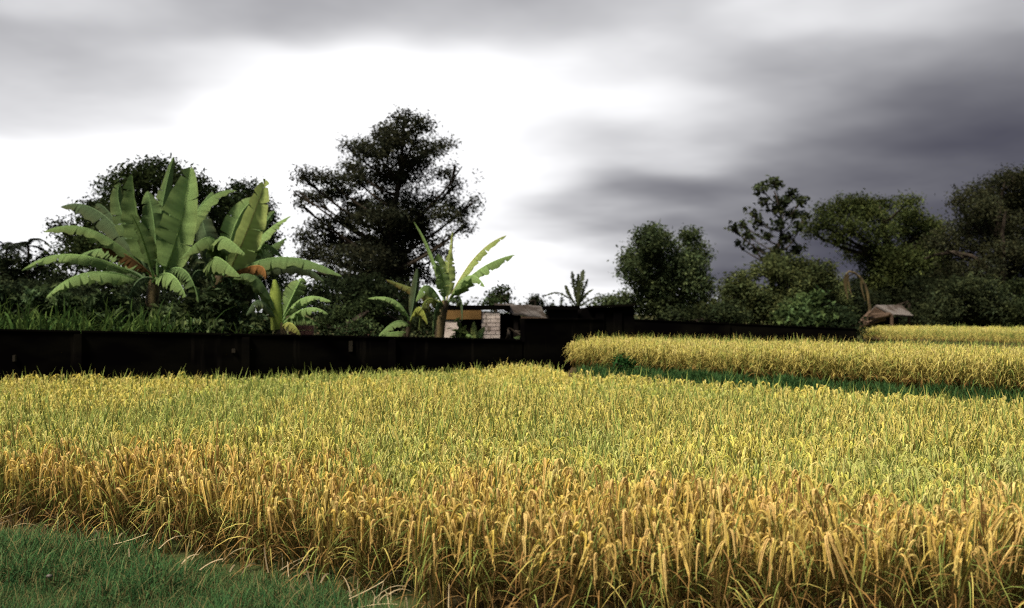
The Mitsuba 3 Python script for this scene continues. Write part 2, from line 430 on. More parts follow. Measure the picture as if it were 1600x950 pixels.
# ------------------------------------------------------------------ grass
def tuft(r, n, L, w, spread, droop, cols, seg=4, base=.05):
    mb = MB()
    for _ in range(n):
        a = r.uniform(0, 2 * np.pi); o = np.array([np.cos(a), np.sin(a), 0]); lat = np.array([-o[1], o[0], 0])
        b = np.array([r.normal(0, base), r.normal(0, base), 0])
        l = L * r.uniform(.5, 1.1); s = spread * r.uniform(.2, 1.2)
        m_ = b + o * l * s * .3 + np.array([0, 0, l * .65]); e_ = b + o * l * s + np.array([0, 0, l * (1 - droop * r.uniform(.2, 1.1))])
        c = np.asarray(cols[r.integers(len(cols))]) * r.uniform(.7, 1.25)
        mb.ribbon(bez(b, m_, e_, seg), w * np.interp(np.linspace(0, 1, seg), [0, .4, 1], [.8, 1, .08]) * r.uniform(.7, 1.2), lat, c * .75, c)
    return mb


rt = np.random.default_rng(21)
for k in range(5):
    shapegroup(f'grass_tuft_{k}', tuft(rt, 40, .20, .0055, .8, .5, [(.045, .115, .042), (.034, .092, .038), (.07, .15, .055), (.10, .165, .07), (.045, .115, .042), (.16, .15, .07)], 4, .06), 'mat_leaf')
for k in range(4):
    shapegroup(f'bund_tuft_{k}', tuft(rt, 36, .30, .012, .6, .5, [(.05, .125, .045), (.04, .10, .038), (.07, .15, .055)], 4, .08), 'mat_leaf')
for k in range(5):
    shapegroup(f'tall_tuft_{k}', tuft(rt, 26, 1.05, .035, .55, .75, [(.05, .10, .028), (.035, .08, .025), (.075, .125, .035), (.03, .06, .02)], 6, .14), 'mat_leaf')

gp = EDGE[:7] + [(1.2, 4.9), (1.0, 3.6), (-6, 3.0), (-14, 8)]
x, y = grid_in(gp, 0.088, .5)
k = (np.abs(x) < 0.58 * y + 1.0) & (seg_dist(x, y, EDGE) > .12)
x, y = x[k], y[k]
zz = 0.10 * (meshkit.fbm(np.stack([x * .3, y * .3, x * 0], -1), 3, 2) - 0.5) - .01
hh = meshkit.noise(np.stack([x * 2.2, y * 2.2, x * 0], -1), 8)
scatter('meadow_grass', np.c_[x, y, zz], [f'grass_tuft_{k}' for k in range(5)], rng.integers(0, 5, len(x)), (.5 + 1.0 * hh ** 1.5) * rng.uniform(.7, 1.3, len(x)))
tag('meadow_grass', 'dark green grass on the near bank in the lower left corner', 'grass', kind='stuff')

# grass on the low bund between the field and the terrace
bl = np.array([(1.2, 17.55), (5.95, 12.08), (10.05, 7.8)])
pts = []
for i in range(1500):
    s = rng.random(); q = bl[0] + (bl[1] - bl[0]) * s / .52 if s < .52 else bl[1] + (bl[2] - bl[1]) * (s - .52) / .48
    off = rng.uniform(-.30, .16)
    pts.append((q[0] + off * .72, q[1] + off * .69, max(0.45 + .8 * off, .1) + .1))
for i in range(420):
    s = rng.random() * 1.999; j_ = int(s) + 1
    q = np.array(T2[j_]) + (np.array(T2[j_ + 1]) - np.array(T2[j_])) * (s - int(s)) - np.array([.82, .57]) * rng.uniform(.02, .3)
    pts.append((q[0], q[1], .66))
scatter('bund_grass', pts, [f'bund_tuft_{k}' for k in range(4)], rng.integers(0, 4, len(pts)), rng.uniform(.55, 1.0, len(pts)))
tag('bund_grass', 'dark green grass along the bunds below the two terraces', 'grass', kind='stuff')

# tall grass behind the wall at the left
pts = []
for i in range(560):
    u = rng.uniform(-80, 430); k_ = (u - 800) / F
    Yw = (19.5 + 8.17 / 17.18 * (-.18)) / (1 - 8.17 / 17.18 * k_)      # the wall's depth along this ray
    Y = Yw + .85 + 3.0 * rng.random() ** 1.5
    pts.append((k_ * Y, Y, rng.uniform(0.25, .95) + (.35 if u < 330 else -.05) - .1))
scatter('tall_grass', pts, [f'tall_tuft_{k}' for k in range(5)], rng.integers(0, 5, len(pts)), rng.uniform(.6, 1.2, len(pts)))
tag('tall_grass', 'rank green grass growing along the back of the black wall at left', 'grass', kind='stuff')

# straw that fell from the field's edge
mb = MB()
for _ in range(90):
    s = rng.random() * 3.999; i = int(s) + 1
    q = np.array(EDGE[i]) + (np.array(EDGE[i + 1]) - np.array(EDGE[i])) * (s - int(s)) + rng.normal(0, .13, 2) + np.array([-.07, -.12])
    an = rng.uniform(0, np.pi); o = np.array([np.cos(an), np.sin(an), 0]); L = rng.uniform(.10, .30)
    p0 = np.array([q[0], q[1], rng.uniform(.05, .16)])
    mb.ribbon(bez(p0 - o * L / 2, p0 + np.array([0, 0, rng.uniform(0, .13)]), p0 + o * L / 2 + np.array([0, 0, rng.uniform(-.05, .1)]), 5), rng.uniform(.004, .010), np.array([-o[1], o[0], .4]), np.array([.42, .36, .24]) * rng.uniform(.3, 1.1) )
m, c = mb.get()
scene['fallen_straw'] = ply(m, 'mat_rice', color=c)
tag('fallen_straw', 'pale dry straw lying between the grass and the rice', 'straw', kind='stuff')


# ------------------------------------------------------------------ walls and buildings
def run_wall(name, label, p, q, zp, zq, thick, step, coping=.03, posts=True):
    w = thing(name, label, 'wall')
    p, q = np.asarray(p, float), np.asarray(q, float)
    L = np.linalg.norm(q - p); n = max(1, round(L / step)); t = (q - p) / L; nn = np.array([t[1], -t[0]])   # nn: towards the camera
    r = np.random.default_rng(int(L * 100))
    for i in range(n):
        a, b = p + (q - p) * i / n + t * .008, p + (q - p) * (i + 1) / n - t * .008
        za, zb = zp + (zq - zp) * i / n, zp + (zq - zp) * (i + 1) / n
        K = 9
        s = np.linspace(0, 1, K)
        top = za + (zb - za) * s + r.normal(0, .006, K)
        xy = a + (b - a) * s[:, None]
        v = np.vstack([np.c_[xy + nn * thick / 2, 0 * s - .1], np.c_[xy + nn * thick / 2, top], np.c_[xy - nn * thick / 2, top + .01], np.c_[xy - nn * thick / 2, 0 * s - .1]])
        f = []
        for row in range(3):
            for c_ in range(K - 1):
                f.append([row * K + c_, row * K + c_ + 1, (row + 1) * K + c_ + 1, (row + 1) * K + c_])
        f.append([0, K, 2 * K, 3 * K]); f.append([K - 1, 4 * K - 1, 3 * K - 1, 2 * K - 1])
        part(w, 'panel', (v, np.array(f)), 'mat_wall')
        if coping:
            part(w, 'coping', beam([*(a + nn * 0), za + coping / 2 + .004], [*(b + nn * 0), zb + coping / 2 + .004], thick + .05, coping), 'mat_wall')
        if posts and i:
            c0 = p + (q - p) * i / n
            part(w, 'pilaster', box(c0[0] - .07, c0[0] + .07, c0[1] - thick / 2 - .05, c0[1] + thick / 2, -.1, za - .02), 'mat_wall')
    return w


w1 = run_wall('boundary_wall', 'long low stained wall, its black partly painted shade, along the far left side of the rice field', (-17.0, 11.33), (0.18, 19.5), 1.75, 1.20, .16, 2.75)
for u, v, hw, hh in ((548, 541, .035, .10), (365, 548, .03, .035), (22, 560, .02, .05)):
    k_ = (u - 800) / F
    Yw = (19.5 + 8.17 / 17.18 * (-.18)) / (1 - 8.17 / 17.18 * k_) - .10
    q = P(u, v, Yw)
    part(w1, 'mortar_patch', box(q[0] - hw, q[0] + hw, Yw - .006, Yw + .06, q[2] - hh, q[2] + hh), 'mat_patch')
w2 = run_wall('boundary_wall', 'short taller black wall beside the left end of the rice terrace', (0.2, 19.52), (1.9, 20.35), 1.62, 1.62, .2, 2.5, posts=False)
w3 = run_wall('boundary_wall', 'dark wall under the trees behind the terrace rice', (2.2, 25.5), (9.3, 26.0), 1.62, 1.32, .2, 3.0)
# the block with the rounded shoulder
bk = thing('stained_outbuilding', 'near black streaked flat roofed outbuilding with a rounded shoulder behind the terrace end', 'outbuilding')
Y = 22.5
prof = [P(906, 560, Y), P(906, 492, Y), P(908, 485, Y), P(913, 481, Y), P(921, 480, Y), P(955, 480, Y), P(988, 477, Y), P(991, 484, Y), P(991, 560, Y)]
from shapely.geometry import Polygon
pg = trimesh.creation.extrude_polygon(Polygon([(q[0], q[2]) for q in prof]), 2.2, engine='earcut')
pg.apply_transform(np.array([[1, 0, 0, 0], [0, 0, -1, Y + 2.2], [0, 1, 0, 0], [0, 0, 0, 1.0]]))
pg.fix_normals()
part(bk, 'wall', pg, 'mat_wall')
a, b = P(917, 481.5, Y), P(990, 478.5, Y)
part(bk, 'roof_lip', beam(a + [0, -.06, .03], b + [0, -.06, .03], .16, .05), 'mat_wall')
for u in (937, 965):
    a = P(u, 560, Y)
    part(bk, 'pilaster', box(a[0] - .1, a[0] + .1, Y - .05, Y + .02, 0, P(0, 487, Y)[2]), 'mat_wall')
# dark lean-to between them
lt = thing('dark_lean_to', 'low black lean-to with a flat roof edge between the tin roof and the outbuilding', 'shed')
Y = 21.6
a, b = P(856, 484, Y), P(903, 483, Y)
part(lt, 'wall', box(a[0], b[0], Y, Y + 1.4, -.1, a[2]), 'mat_dark')
part(lt, 'roof', box(a[0] - .08, b[0] + .03, Y - .15, Y + 1.5, a[2] + .002, a[2] + .09), 'mat_wall')

# the white shed behind the wall
sh = thing('whitewashed_shed', 'low shed with whitewashed brick pillar behind the black wall', 'shed')
Y = 21.2
a, b = P(688, 500, Y), P(719, 500, Y)
part(sh, 'wall', box(a[0], b[0], Y, Y + .15, -.1, a[2]), 'mat_white')
pl = part(sh, 'pillar', box(P(753.5, 0, Y)[0], P(780, 0, Y)[0], Y + .02, Y + .34, -.1, P(0, 487, Y)[2]), 'mat_white', label='whitewashed brick pillar')
x0, x1 = P(752, 0, Y)[0], P(781.5, 0, Y)[0]
zc, row = 0.95, 0
rb = np.random.default_rng(3)
while zc < P(0, 489, Y)[2]:
    cuts = [x0, x0 + (x1 - x0) * (.5 if row % 2 else .28), x1] if row % 2 else [x0, x0 + (x1 - x0) * .27, x0 + (x1 - x0) * .76, x1]
    for c0, c1 in zip(cuts[:-1], cuts[1:]):
        q = rb.uniform(-.006, .006)
        part(pl, 'brick', box(c0 + .006, c1 - .006, Y + q, Y + .05, zc, zc + .072), 'mat_white')
    zc += .086; row += 1
part(sh, 'back_wall', box(P(690, 0, Y)[0], P(815, 0, Y)[0], Y + 1.6, Y + 1.75, -.1, 1.75), 'mat_dark')
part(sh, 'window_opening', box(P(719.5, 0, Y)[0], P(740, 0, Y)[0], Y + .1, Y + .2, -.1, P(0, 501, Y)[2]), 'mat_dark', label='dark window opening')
part(sh, 'lintel', box(P(686, 0, Y)[0], P(752, 0, Y)[0], Y - .04, Y + .2, P(0, 499, Y)[2] + .004, P(0, 484, Y)[2]), 'mat_rust', label='rust stained lintel')
part(sh, 'roof_slab', box(P(680, 0, Y)[0], P(797, 0, Y)[0], Y - .05, Y + 1.8, P(0, 484, Y)[2] + .004, P(0, 477, Y)[2]), 'mat_wall', label='dark flat roof slab')
tr = thing('tin_roof', 'grey weathered tin roof sloping down to the right of the white pillar', 'roof')
A, B = P(772, 474, 23.2), P(846, 478, 23.2)
C, D = P(800, 489, 21.2), P(855, 497, 21.2)
for i in range(5):
    s0, s1 = i / 5, (i + 1) / 5 - .01
    q = [A + (B - A) * s0, A + (B - A) * s1, C + (D - C) * s1, C + (D - C) * s0]
    z_ = np.array([0, 0, .035]); off = np.array([0, 0, .012 * (i % 2)])
    v = np.vstack([[p_ + off for p_ in q], [p_ - z_ + off for p_ in q]])
    part(tr, 'sheet', (v, np.array([[0, 1, 2, 3], [7, 6, 5, 4], [0, 4, 5, 1], [1, 5, 6, 2], [2, 6, 7, 3], [3, 7, 4, 0]])), 'mat_grey_tin')
part(tr, 'eave_board', beam(P(814, 496.5, 21.12), P(854, 499, 21.12), .05, .06), 'mat_wood')
for u, Yy in ((806, 21.3), (851, 21.3)):
    q = P(u, 497, Yy)
    part(tr, 'post', box(q[0] - .05, q[0] + .05, Yy, Yy + .1, -.1, q[2] - .02), 'mat_dark')

# the hut
ht = thing('field_hut', 'small open field hut with a grey pitched roof beyond the upper terrace', 'hut')
Y = 30.0
R0, R1 = P(1369, 476.5, Y), P(1409, 476.8, Y + .9)
E0, E1 = P(1397, 491, Y - .9), P(1427, 493, Y)
G0, G1 = P(1352, 492, Y + .6), P(1384, 490, Y + 1.6)


def slab(q, th):
    n_ = np.cross(q[1] - q[0], q[3] - q[0]); n_ /= np.linalg.norm(n_)
    if n_[2] < 0:
        n_ = -n_
    v = np.vstack([q, [p_ - n_ * th for p_ in q]])
    return (v, np.array([[0, 1, 2, 3], [7, 6, 5, 4], [0, 4, 5, 1], [1, 5, 6, 2], [2, 6, 7, 3], [3, 7, 4, 0]]))


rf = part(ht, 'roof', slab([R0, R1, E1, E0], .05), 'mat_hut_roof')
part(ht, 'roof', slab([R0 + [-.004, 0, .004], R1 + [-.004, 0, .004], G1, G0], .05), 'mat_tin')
for q in (E0, E1, G0, G1):
    w_ = q + (R0 - q) * .12
    part(ht, 'post', tube([[w_[0], w_[1], -.1], [w_[0], w_[1], q[2]]], .05), 'mat_wood')
part(ht, 'gable', slab([R0 + [0, .05, -.08], E0 + [-.06, .08, -.06], (E0 + G0) / 2 + [0, .05, -.02], G0 + [.06, .05, -.06]], .03), 'mat_wood')
c_ = (E0 + E1 + G0 + G1) / 4
part(ht, 'platform', box(c_[0] - .55, c_[0] + .5, c_[1] - .5, c_[1] + .6, .95, 1.02), 'mat_wood')
part(ht, 'back_wall', box(c_[0] - .5, c_[0] + .55, c_[1] + .62, c_[1] + .66, .4, E1[2] - .05), 'mat_dark')

ws = thing('dry_stem', 'bent dry plant stem hooking over to the left beside the hut', 'dead plant')
Y = 28.5
st = np.array([P(u, v, Y) for u, v in ((1353, 540), (1358, 505), (1359, 480), (1356, 460), (1352, 446), (1345, 434), (1335, 426), (1327, 424), (1321, 430))])
part(ws, 'stem', tube(st, np.linspace(.05, .028, len(st)), 7), 'mat_stem')
mb = MB()
for uv0, uv1, w_ in (((1322, 428), (1325, 468), .16), ((1325, 426), (1331, 462), .12), ((1335, 427), (1322, 446), .10), ((1346, 436), (1352, 470), .09)):
    a, b = P(*uv0, Y), P(*uv1, Y - .15)
    mb.ribbon(bez(a, (a + b) / 2 + [-.1, 0, .15], b, 7), w_ * np.interp(np.linspace(0, 1, 7), [0, .4, 1], [.5, 1, .2]), [.85, .5, 0], (.085, .07, .04), (.11, .09, .05))
m, c = mb.get()
part(ws, 'dead_leaf', m, 'mat_leaf', color=c)
pk = thing('leaning_plank', 'brown plank leaning up to the left end of the hut', 'plank')
scene[pk] = ply(beam(P(1331, 517, 27.8), P(1361, 486, 28.2), .12, .05), 'mat_wood')
pk = thing('wood_pile', 'brown heap of cut wood at the left foot of the hut', 'wood pile')
for i in range(9):
    q = P(1352 + 3.4 * i + rng.uniform(-2, 2), 506 - 1.2 * i + rng.uniform(-3, 3), 28.6 + rng.uniform(-.3, .3))
    part(pk, 'log', tube([q + [-.35, -.1, -.2 + .03 * i], q + [.3, .15, .08]], .06, 7), 'mat_wood')
for u, v, Y, w_, lab in ((469, 512, 20.0, .5, 'reddish brick stump behind the wall beside the young banana'), (560, 517, 20.2, .7, 'reddish brick heap behind the wall left of the leaning banana')):
    k_ = thing('brick_stack', lab, 'bricks')
    q = P(u, v, Y)
    for i in range(3):
        for j in range(3):
            part(k_, 'brick', box(q[0] - w_ / 2 + j * w_ / 3 + .005, q[0] - w_ / 2 + (j + 1) * w_ / 3 - .005, Y - rng.uniform(0, .02), Y + .2, q[2] - .25 + i * .1, q[2] - .25 + i * .1 + .09), 'mat_brick')
    part(k_, 'base', box(q[0] - w_ / 2, q[0] + w_ / 2, Y + .01, Y + .2, -.1, q[2] - .26), 'mat_brick')


# ------------------------------------------------------------------ trees
def leaves(centers, per, sig, size, col, r, tilt=.55, aspect=.45, tint=.35):
    n = len(centers) * per
    c = np.repeat(centers, per, 0) + r.normal(0, 1, (n, 3)) * np.array([sig, sig, sig * .85])
    nrm = r.normal(0, tilt, (n, 3)) + np.array([0, 0, .75]); nrm /= np.linalg.norm(nrm, axis=1, keepdims=True)
    ax = np.cross(nrm, r.normal(0, 1, (n, 3))); ax /= np.linalg.norm(ax, axis=1, keepdims=True) + 1e-9
    ax[:, 2] -= .25; ax /= np.linalg.norm(ax, axis=1, keepdims=True)
    bx = np.cross(nrm, ax)
    L = size * r.uniform(.6, 1.25, (n, 1)); W = L * aspect
    fold = nrm * W * .3
    v = np.stack([c - ax * L / 2, c + bx * W / 2 + fold, c + ax * L / 2, c - bx * W / 2 + fold], 1).reshape(-1, 3)
    i = np.arange(n) * 4
    f = np.vstack([np.stack([i, i + 1, i + 2], 1), np.stack([i, i + 2, i + 3], 1)])
    tw = np.repeat(r.uniform(1 - tint, 1 + tint, (len(centers), 1)), per, 0)
    yel = np.repeat(r.uniform(0, 1, (len(centers), 1)), per, 0)
    cc = np.asarray(col) * tw * r.uniform(.75, 1.25, (n, 1)) * (1 + yel * np.array([[.35, .12, -.1]]))
    return v, f, np.repeat(cc, 4, 0)


def tree(name, label, cat, Y, base, clumps, size, col, dens=1.0, per=26, sig=.22, trunk=.16, hollow=.45, group=None, limb_share=1.0, seed=0, tilt=.55, depth=.8, gapn=.0, bark='mat_bark', fork=None, aspect=.45, shrink=1.0):
    r = np.random.default_rng(seed + 100)
    sig = sig * .68; per = max(6, int(per * .6))
    key = thing(name, label, cat, group)
    mpp = Y / F
    bx = P(base[0], 0, Y)[0]; top = P(base[0], base[1], Y)[2]
    limbs = []
    K = P(*(fork or (base[0], base[1])), Y)
    pts = np.array([[bx, Y, -.15], [bx + .05, Y, K[2] * .35], [(bx + K[0]) / 2 + .05, Y + .05, K[2] * .7], K])
    fine = bez(pts[0], (pts[1] + pts[2]) / 2, pts[3], 7)
    limbs.append(tube(fine, np.linspace(trunk * 1.35, trunk * .8, 7), 9))
    ct = min(clumps, key=lambda q: q[1]); apex = P(ct[0], ct[1] + 6, Y)
    lead = bez(K, K * .5 + apex * .5 + np.array([r.normal(0, .25), r.normal(0, .2), 0]), apex, 12)
    limbs.append(tube(lead, np.linspace(trunk * .8, .03, 12), 8))
    V, Fc, C, nv = [], [], [], 0
    for ci, cl in enumerate(clumps):
        u, v, ru, rv = cl[:4]; ru, rv = ru * shrink, rv * shrink
        ra, rb_ = ru * mpp * .9, rv * mpp * .9
        dy = cl[4] if len(cl) > 4 else r.uniform(-1, 1) * depth * 1.6
        cen = P(u, v, Y) + np.array([0, dy, 0]); cen[0] += (u - 800) / F * dy
        rd = max(ra, rb_) * .9
        n = max(3, int(dens * 5.5 * (ra * rb_ + ra * rd + rb_ * rd) / 3 / (sig * sig)))
        q = r.normal(0, 1, (n, 3)); q /= np.linalg.norm(q, axis=1, keepdims=True)
        rad = r.uniform(hollow ** 3, 1, (n, 1)) ** (1 / 3) * (.82 + .3 * meshkit.noise(q * 2.1 + ci * 7.7, 3)[:, None])
        q = cen + q * rad * np.array([ra, rd, rb_])
        if gapn:
            q = q[meshkit.fbm(q * 1.1, 2, seed) > gapn]
        if len(q) == 0:
            continue
        lv, lf, lc = leaves(q, per, sig, size, np.asarray(col) * r.uniform(.7, 1.35), r, tilt=tilt, aspect=aspect, tint=.5)
        V.append(lv); Fc.append(lf + nv); C.append(lc); nv += len(lv)
        if r.random() < limb_share:
            s = cen - np.array([0, 0, rb_ * .2])
            hd = np.hypot(*(s - K)[:2])
            kz = int(np.clip(np.searchsorted(lead[:, 2], s[2] - .75 * hd - .15), 0, 10)); st = lead[kz]
            mid = st * .5 + s * .5 + np.array([0, 0, -.10 * np.linalg.norm(s - st)]) + r.normal(0, .12, 3)
            limbs.append(tube(bez(st, mid, s, 8), np.linspace(trunk * (.42 - .025 * kz), .02, 8), 6))
            for _ in range(5):
                e = q[r.integers(len(q))]
                limbs.append(tube(bez(s * .6 + mid * .4, (s + e) / 2 + r.normal(0, .08, 3), e, 5), np.linspace(.03, .009, 5), 4))
    part(key, 'trunk', trimesh.util.concatenate(limbs), bark)
    part(key, 'crown', (np.vstack(V), np.vstack(Fc)), 'mat_leaf', color=np.vstack(C))
    return key


DG = (.020, .034, .016)
tree('spreading_tree', 'dark feathery tree rising behind the large banana clump', 'tree', 29, (235, 400), [
    (250, 262, 42, 17), (215, 285, 45, 20), (180, 300, 34, 16), (285, 290, 45, 22), (330, 300, 32, 22), (150, 320, 34, 15), (135, 345, 32, 16), (120, 365, 28, 14), (200, 330, 45, 28), (260, 330, 50, 35), (310, 345, 50, 35),
    (170, 385, 55, 25), (130, 410, 45, 22), (230, 395, 60, 35), (300, 400, 50, 40), (110, 385, 25, 14), (90, 358, 14, 6)], .15, DG, dens=1.5, sig=.24, seed=1, gapn=.36)
tree('round_dark_tree', 'smooth round dark tree crown right behind the banana clump', 'tree', 32, (385, 400), [
    (385, 300, 36, 26), (365, 330, 40, 32), (400, 335, 34, 34), (345, 375, 45, 45), (400, 390, 45, 50), (360, 440, 55, 40), (425, 440, 35, 35)], .13, (.015, .027, .014), dens=1.5, sig=.2, seed=2)
tree('tall_tree', 'tallest ragged dark tree standing alone left of centre', 'tree', 36, (592, 390), [
    (632, 194, 22, 12), (608, 208, 26, 12), (655, 208, 26, 12), (618, 226, 40, 14), (672, 222, 34, 12), (700, 232, 12, 7), (572, 228, 26, 9), (540, 235, 14, 4), (590, 246, 42, 14), (645, 248, 40, 14), (552, 252, 22, 9),
    (600, 270, 48, 18), (560, 275, 36, 13), (515, 283, 28, 10), (478, 284, 20, 9), (462, 295, 8, 6), (490, 302, 26, 9), (530, 300, 30, 12), (470, 322, 10, 6), (640, 278, 36, 18), (612, 300, 50, 20), (570, 318, 40, 18), (655, 308, 34, 18),
    (692, 268, 20, 7), (722, 262, 20, 9), (742, 272, 12, 8), (748, 250, 8, 3), (712, 288, 20, 9), (738, 308, 14, 9), (700, 310, 22, 12), (722, 325, 18, 8), (742, 330, 8, 6), (690, 338, 26, 14), (725, 352, 14, 12), (708, 372, 18, 14),
    (630, 335, 46, 22), (590, 345, 46, 22), (545, 345, 30, 14), (505, 352, 26, 10), (478, 368, 22, 10), (520, 375, 34, 14), (485, 395, 28, 13), (560, 378, 36, 20), (610, 378, 46, 28), (655, 372, 34, 24), (682, 400, 24, 18), (470, 420, 20, 12),
    (530, 405, 34, 18), (575, 412, 40, 26), (625, 415, 42, 28), (665, 425, 28, 18), (510, 430, 34, 16), (560, 440, 44, 22), (615, 448, 44, 24), (690, 430, 20, 14), (640, 350, 40, 30), (600, 395, 50, 34)],
    .18, (.026, .034, .025), dens=1.25, sig=.24, trunk=.26, hollow=.2, seed=3, aspect=.33, gapn=.36, depth=1.0, limb_share=.7, fork=(594, 430))
PALMS = []


def palm(name, label, Y, base, top, n, L, fronds=None, group=None, seed=0, col=(.03, .05, .024), droop=1.0, leaflet=.42, trunk_r=.09):
    r = np.random.default_rng(seed)
    key = thing(name, label, 'palm', group)
    b, t = P(base[0], 0, Y), P(*top, Y)
    b[2] = -.1
    part(key, 'trunk', tube(bez(b, (b + t) / 2 + [r.normal(0, .08), 0, 0], t, 8), np.linspace(trunk_r * 1.3, trunk_r, 8), 8), 'mat_bark')
    for i in range(n):
        if fronds is not None:
            (u1, v1), (u2, v2), dy = fronds[i]
            m_, e_ = P(u1, v1, Y + dy * .5), P(u2, v2, Y + dy)
        else:
            a = i * 2.4 + r.normal(0, .2); el = r.uniform(-.1, 1.1)
            o = np.array([np.cos(a), np.sin(a), 0])
            m_ = t + o * L * .5 * np.cos(el) + np.array([0, 0, L * .62 * np.sin(el) + .1]); e_ = t + o * L * .95 + np.array([0, 0, L * (.5 * np.sin(el) - .45 * droop)])
        sp = bez(t, m_, e_, 18)
        mb = MB()
        tg = np.gradient(sp, axis=0); tg /= np.linalg.norm(tg, axis=1, keepdims=True)
        mb.ribbon(sp, np.linspace(.035, .008, 18), np.cross(tg[8], [0, .3, 1]) / (np.linalg.norm(np.cross(tg[8], [0, .3, 1])) + 1e-6), np.array(col) * 1.6)
        FL = np.linalg.norm(e_ - t)
        for k_ in range(2, 18):
            for sd in (-1, 1):
                for h_ in (0, .5):
                    p0 = sp[k_ - 1] + (sp[k_] - sp[k_ - 1]) * h_
                    lt = np.cross(tg[k_], [0, 0, 1.]); lt /= np.linalg.norm(lt) + 1e-6
                    ll = leaflet * FL * np.sin(np.pi * (k_ + h_) / 19) ** .6 * r.uniform(.7, 1.1) * .6
                    e = p0 + (lt * sd * .8 + tg[k_] * .6 + r.normal(0, .12, 3)) * ll + np.array([0, 0, -ll * .35])
                    mb.ribbon(bez(p0, (p0 + e) / 2 + [0, 0, ll * .1], e, 4), .032 * np.array([.6, 1, .8, .1]), tg[k_] * .8 + np.array([0, 0, .5]), np.array(col) * r.uniform(.7, 1.3))
        m, c = mb.get()
        part(key, 'frond', m, 'mat_leaf', color=c)
    return key


palm('slender_palm', 'small dark palm at the left edge, tallest of the two', 31, (45, 450), (44, 384), 11, .75, seed=4, col=(.016, .022, .016), trunk_r=.04)
palm('slender_palm', 'small dark palm at the left edge, cut by the frame', 31, (12, 450), (10, 390), 11, .8, seed=5, col=(.016, .022, .016), trunk_r=.04)
tree('low_tree', 'low dark tree under the small palms at the left edge', 'tree', 32, (30, 440), [(15, 420, 35, 22), (55, 432, 40, 24), (20, 455, 45, 28), (95, 450, 40, 26), (70, 405, 16, 12), (-25, 430, 40, 40), (130, 450, 40, 30)], .15, (.016, .026, .016), dens=1.1, seed=6)
tree('twin_crown_tree', 'dense dark green tree with two rounded crowns at the end of the terrace', 'tree', 35, (1035, 455), [
    (1022, 362, 16, 14), (1015, 380, 32, 22), (1000, 405, 34, 26), (985, 425, 20, 20), (1035, 410, 38, 36), (1078, 370, 22, 12), (1085, 395, 26, 28), (1075, 420, 36, 30), (1045, 445, 50, 30), (1010, 448, 32, 24), (1090, 448, 30, 22), (1020, 475, 42, 20), (1080, 478, 45, 22), (975, 470, 24, 14), (950, 474, 22, 8)],
    .14, (.046, .074, .040), dens=1.35, sig=.2, seed=7, trunk=.2)
tree('sparse_tree', 'tall open tree with loose round leaf clusters against the dark cloud', 'tree', 40, (1205, 415), [
    (1210, 292, 16, 8), (1188, 298, 12, 8), (1235, 300, 14, 9), (1222, 312, 16, 9), (1250, 318, 12, 10), (1196, 318, 10, 7), (1176, 330, 9, 6), (1212, 330, 13, 8), (1240, 335, 15, 9), (1258, 338, 8, 10), (1160, 348, 10, 7), (1145, 355, 8, 5), (1188, 345, 12, 8), (1220, 350, 14, 9), (1248, 355, 12, 9), (1168, 366, 12, 7),
    (1198, 368, 13, 8), (1230, 374, 13, 9), (1156, 384, 9, 5), (1182, 388, 12, 7), (1215, 394, 16, 9), (1245, 388, 15, 10), (1205, 408, 20, 9)],
    .24, (.028, .042, .024), dens=.5, per=16, sig=.17, trunk=.10, hollow=.1, seed=8, depth=.7, aspect=.6, shrink=.78)
tree('bushy_tree', 'broad bushy green tree under the open leaf cluster tree', 'tree', 33, (1215, 470), [
    (1165, 430, 20, 18), (1150, 450, 26, 22), (1200, 425, 32, 16), (1240, 418, 36, 18), (1285, 430, 30, 22), (1180, 455, 34, 26), (1230, 450, 40, 30), (1280, 460, 34, 28), (1165, 485, 40, 26), (1215, 488, 44, 28), (1265, 490, 44, 28), (1310, 478, 26, 30), (1305, 450, 24, 22), (1140, 470, 30, 30), (1120, 490, 40, 24), (1215, 408, 24, 12), (1260, 440, 50, 36), (1200, 470, 50, 40)],
    .15, (.050, .072, .034), dens=1.25, sig=.21, seed=9, gapn=.33, shrink=.92)
tree('leafy_shrub', 'glossy large leaved shrub in front of the bushy tree', 'shrub', 29, (1255, 500), [(1250, 480, 22, 18), (1275, 470, 16, 14), (1235, 500, 24, 16), (1268, 500, 26, 16), (1295, 505, 22, 14)], .24, (.036, .066, .030), dens=.8, per=14, sig=.2, trunk=.05, seed=10, aspect=.5)
tree('umbrella_tree', 'wide flat topped tree with sunlit green upper crown above the hut', 'tree', 38, (1395, 420), [
    (1330, 318, 40, 12), (1300, 328, 30, 14), (1375, 316, 34, 10), (1345, 335, 45, 14), (1290, 352, 28, 16), (1265, 362, 16, 12), (1305, 372, 22, 13), (1335, 360, 28, 18), (1325, 390, 12, 16), (1420, 318, 20, 10), (1425, 335, 26, 16), (1400, 350, 35, 22), (1440, 345, 12, 10), (1375, 375, 36, 26), (1425, 375, 28, 28), (1360, 410, 28, 24), (1405, 410, 42, 30), (1440, 410, 28, 32),
    (1385, 445, 45, 26), (1430, 450, 42, 30), (1350, 450, 28, 24), (1405, 482, 60, 24), (1460, 480, 40, 28), (1462, 430, 30, 34), (1440, 400, 30, 34), (1470, 395, 24, 20), (1475, 440, 30, 36), (1470, 368, 26, 18), (1455, 350, 20, 14), (1400, 420, 50, 50), (1450, 370, 22, 18)],
    .14, (.040, .060, .025), dens=1.35, sig=.23, trunk=.25, hollow=.35, seed=11, gapn=.30, shrink=.95, fork=(1390, 400))
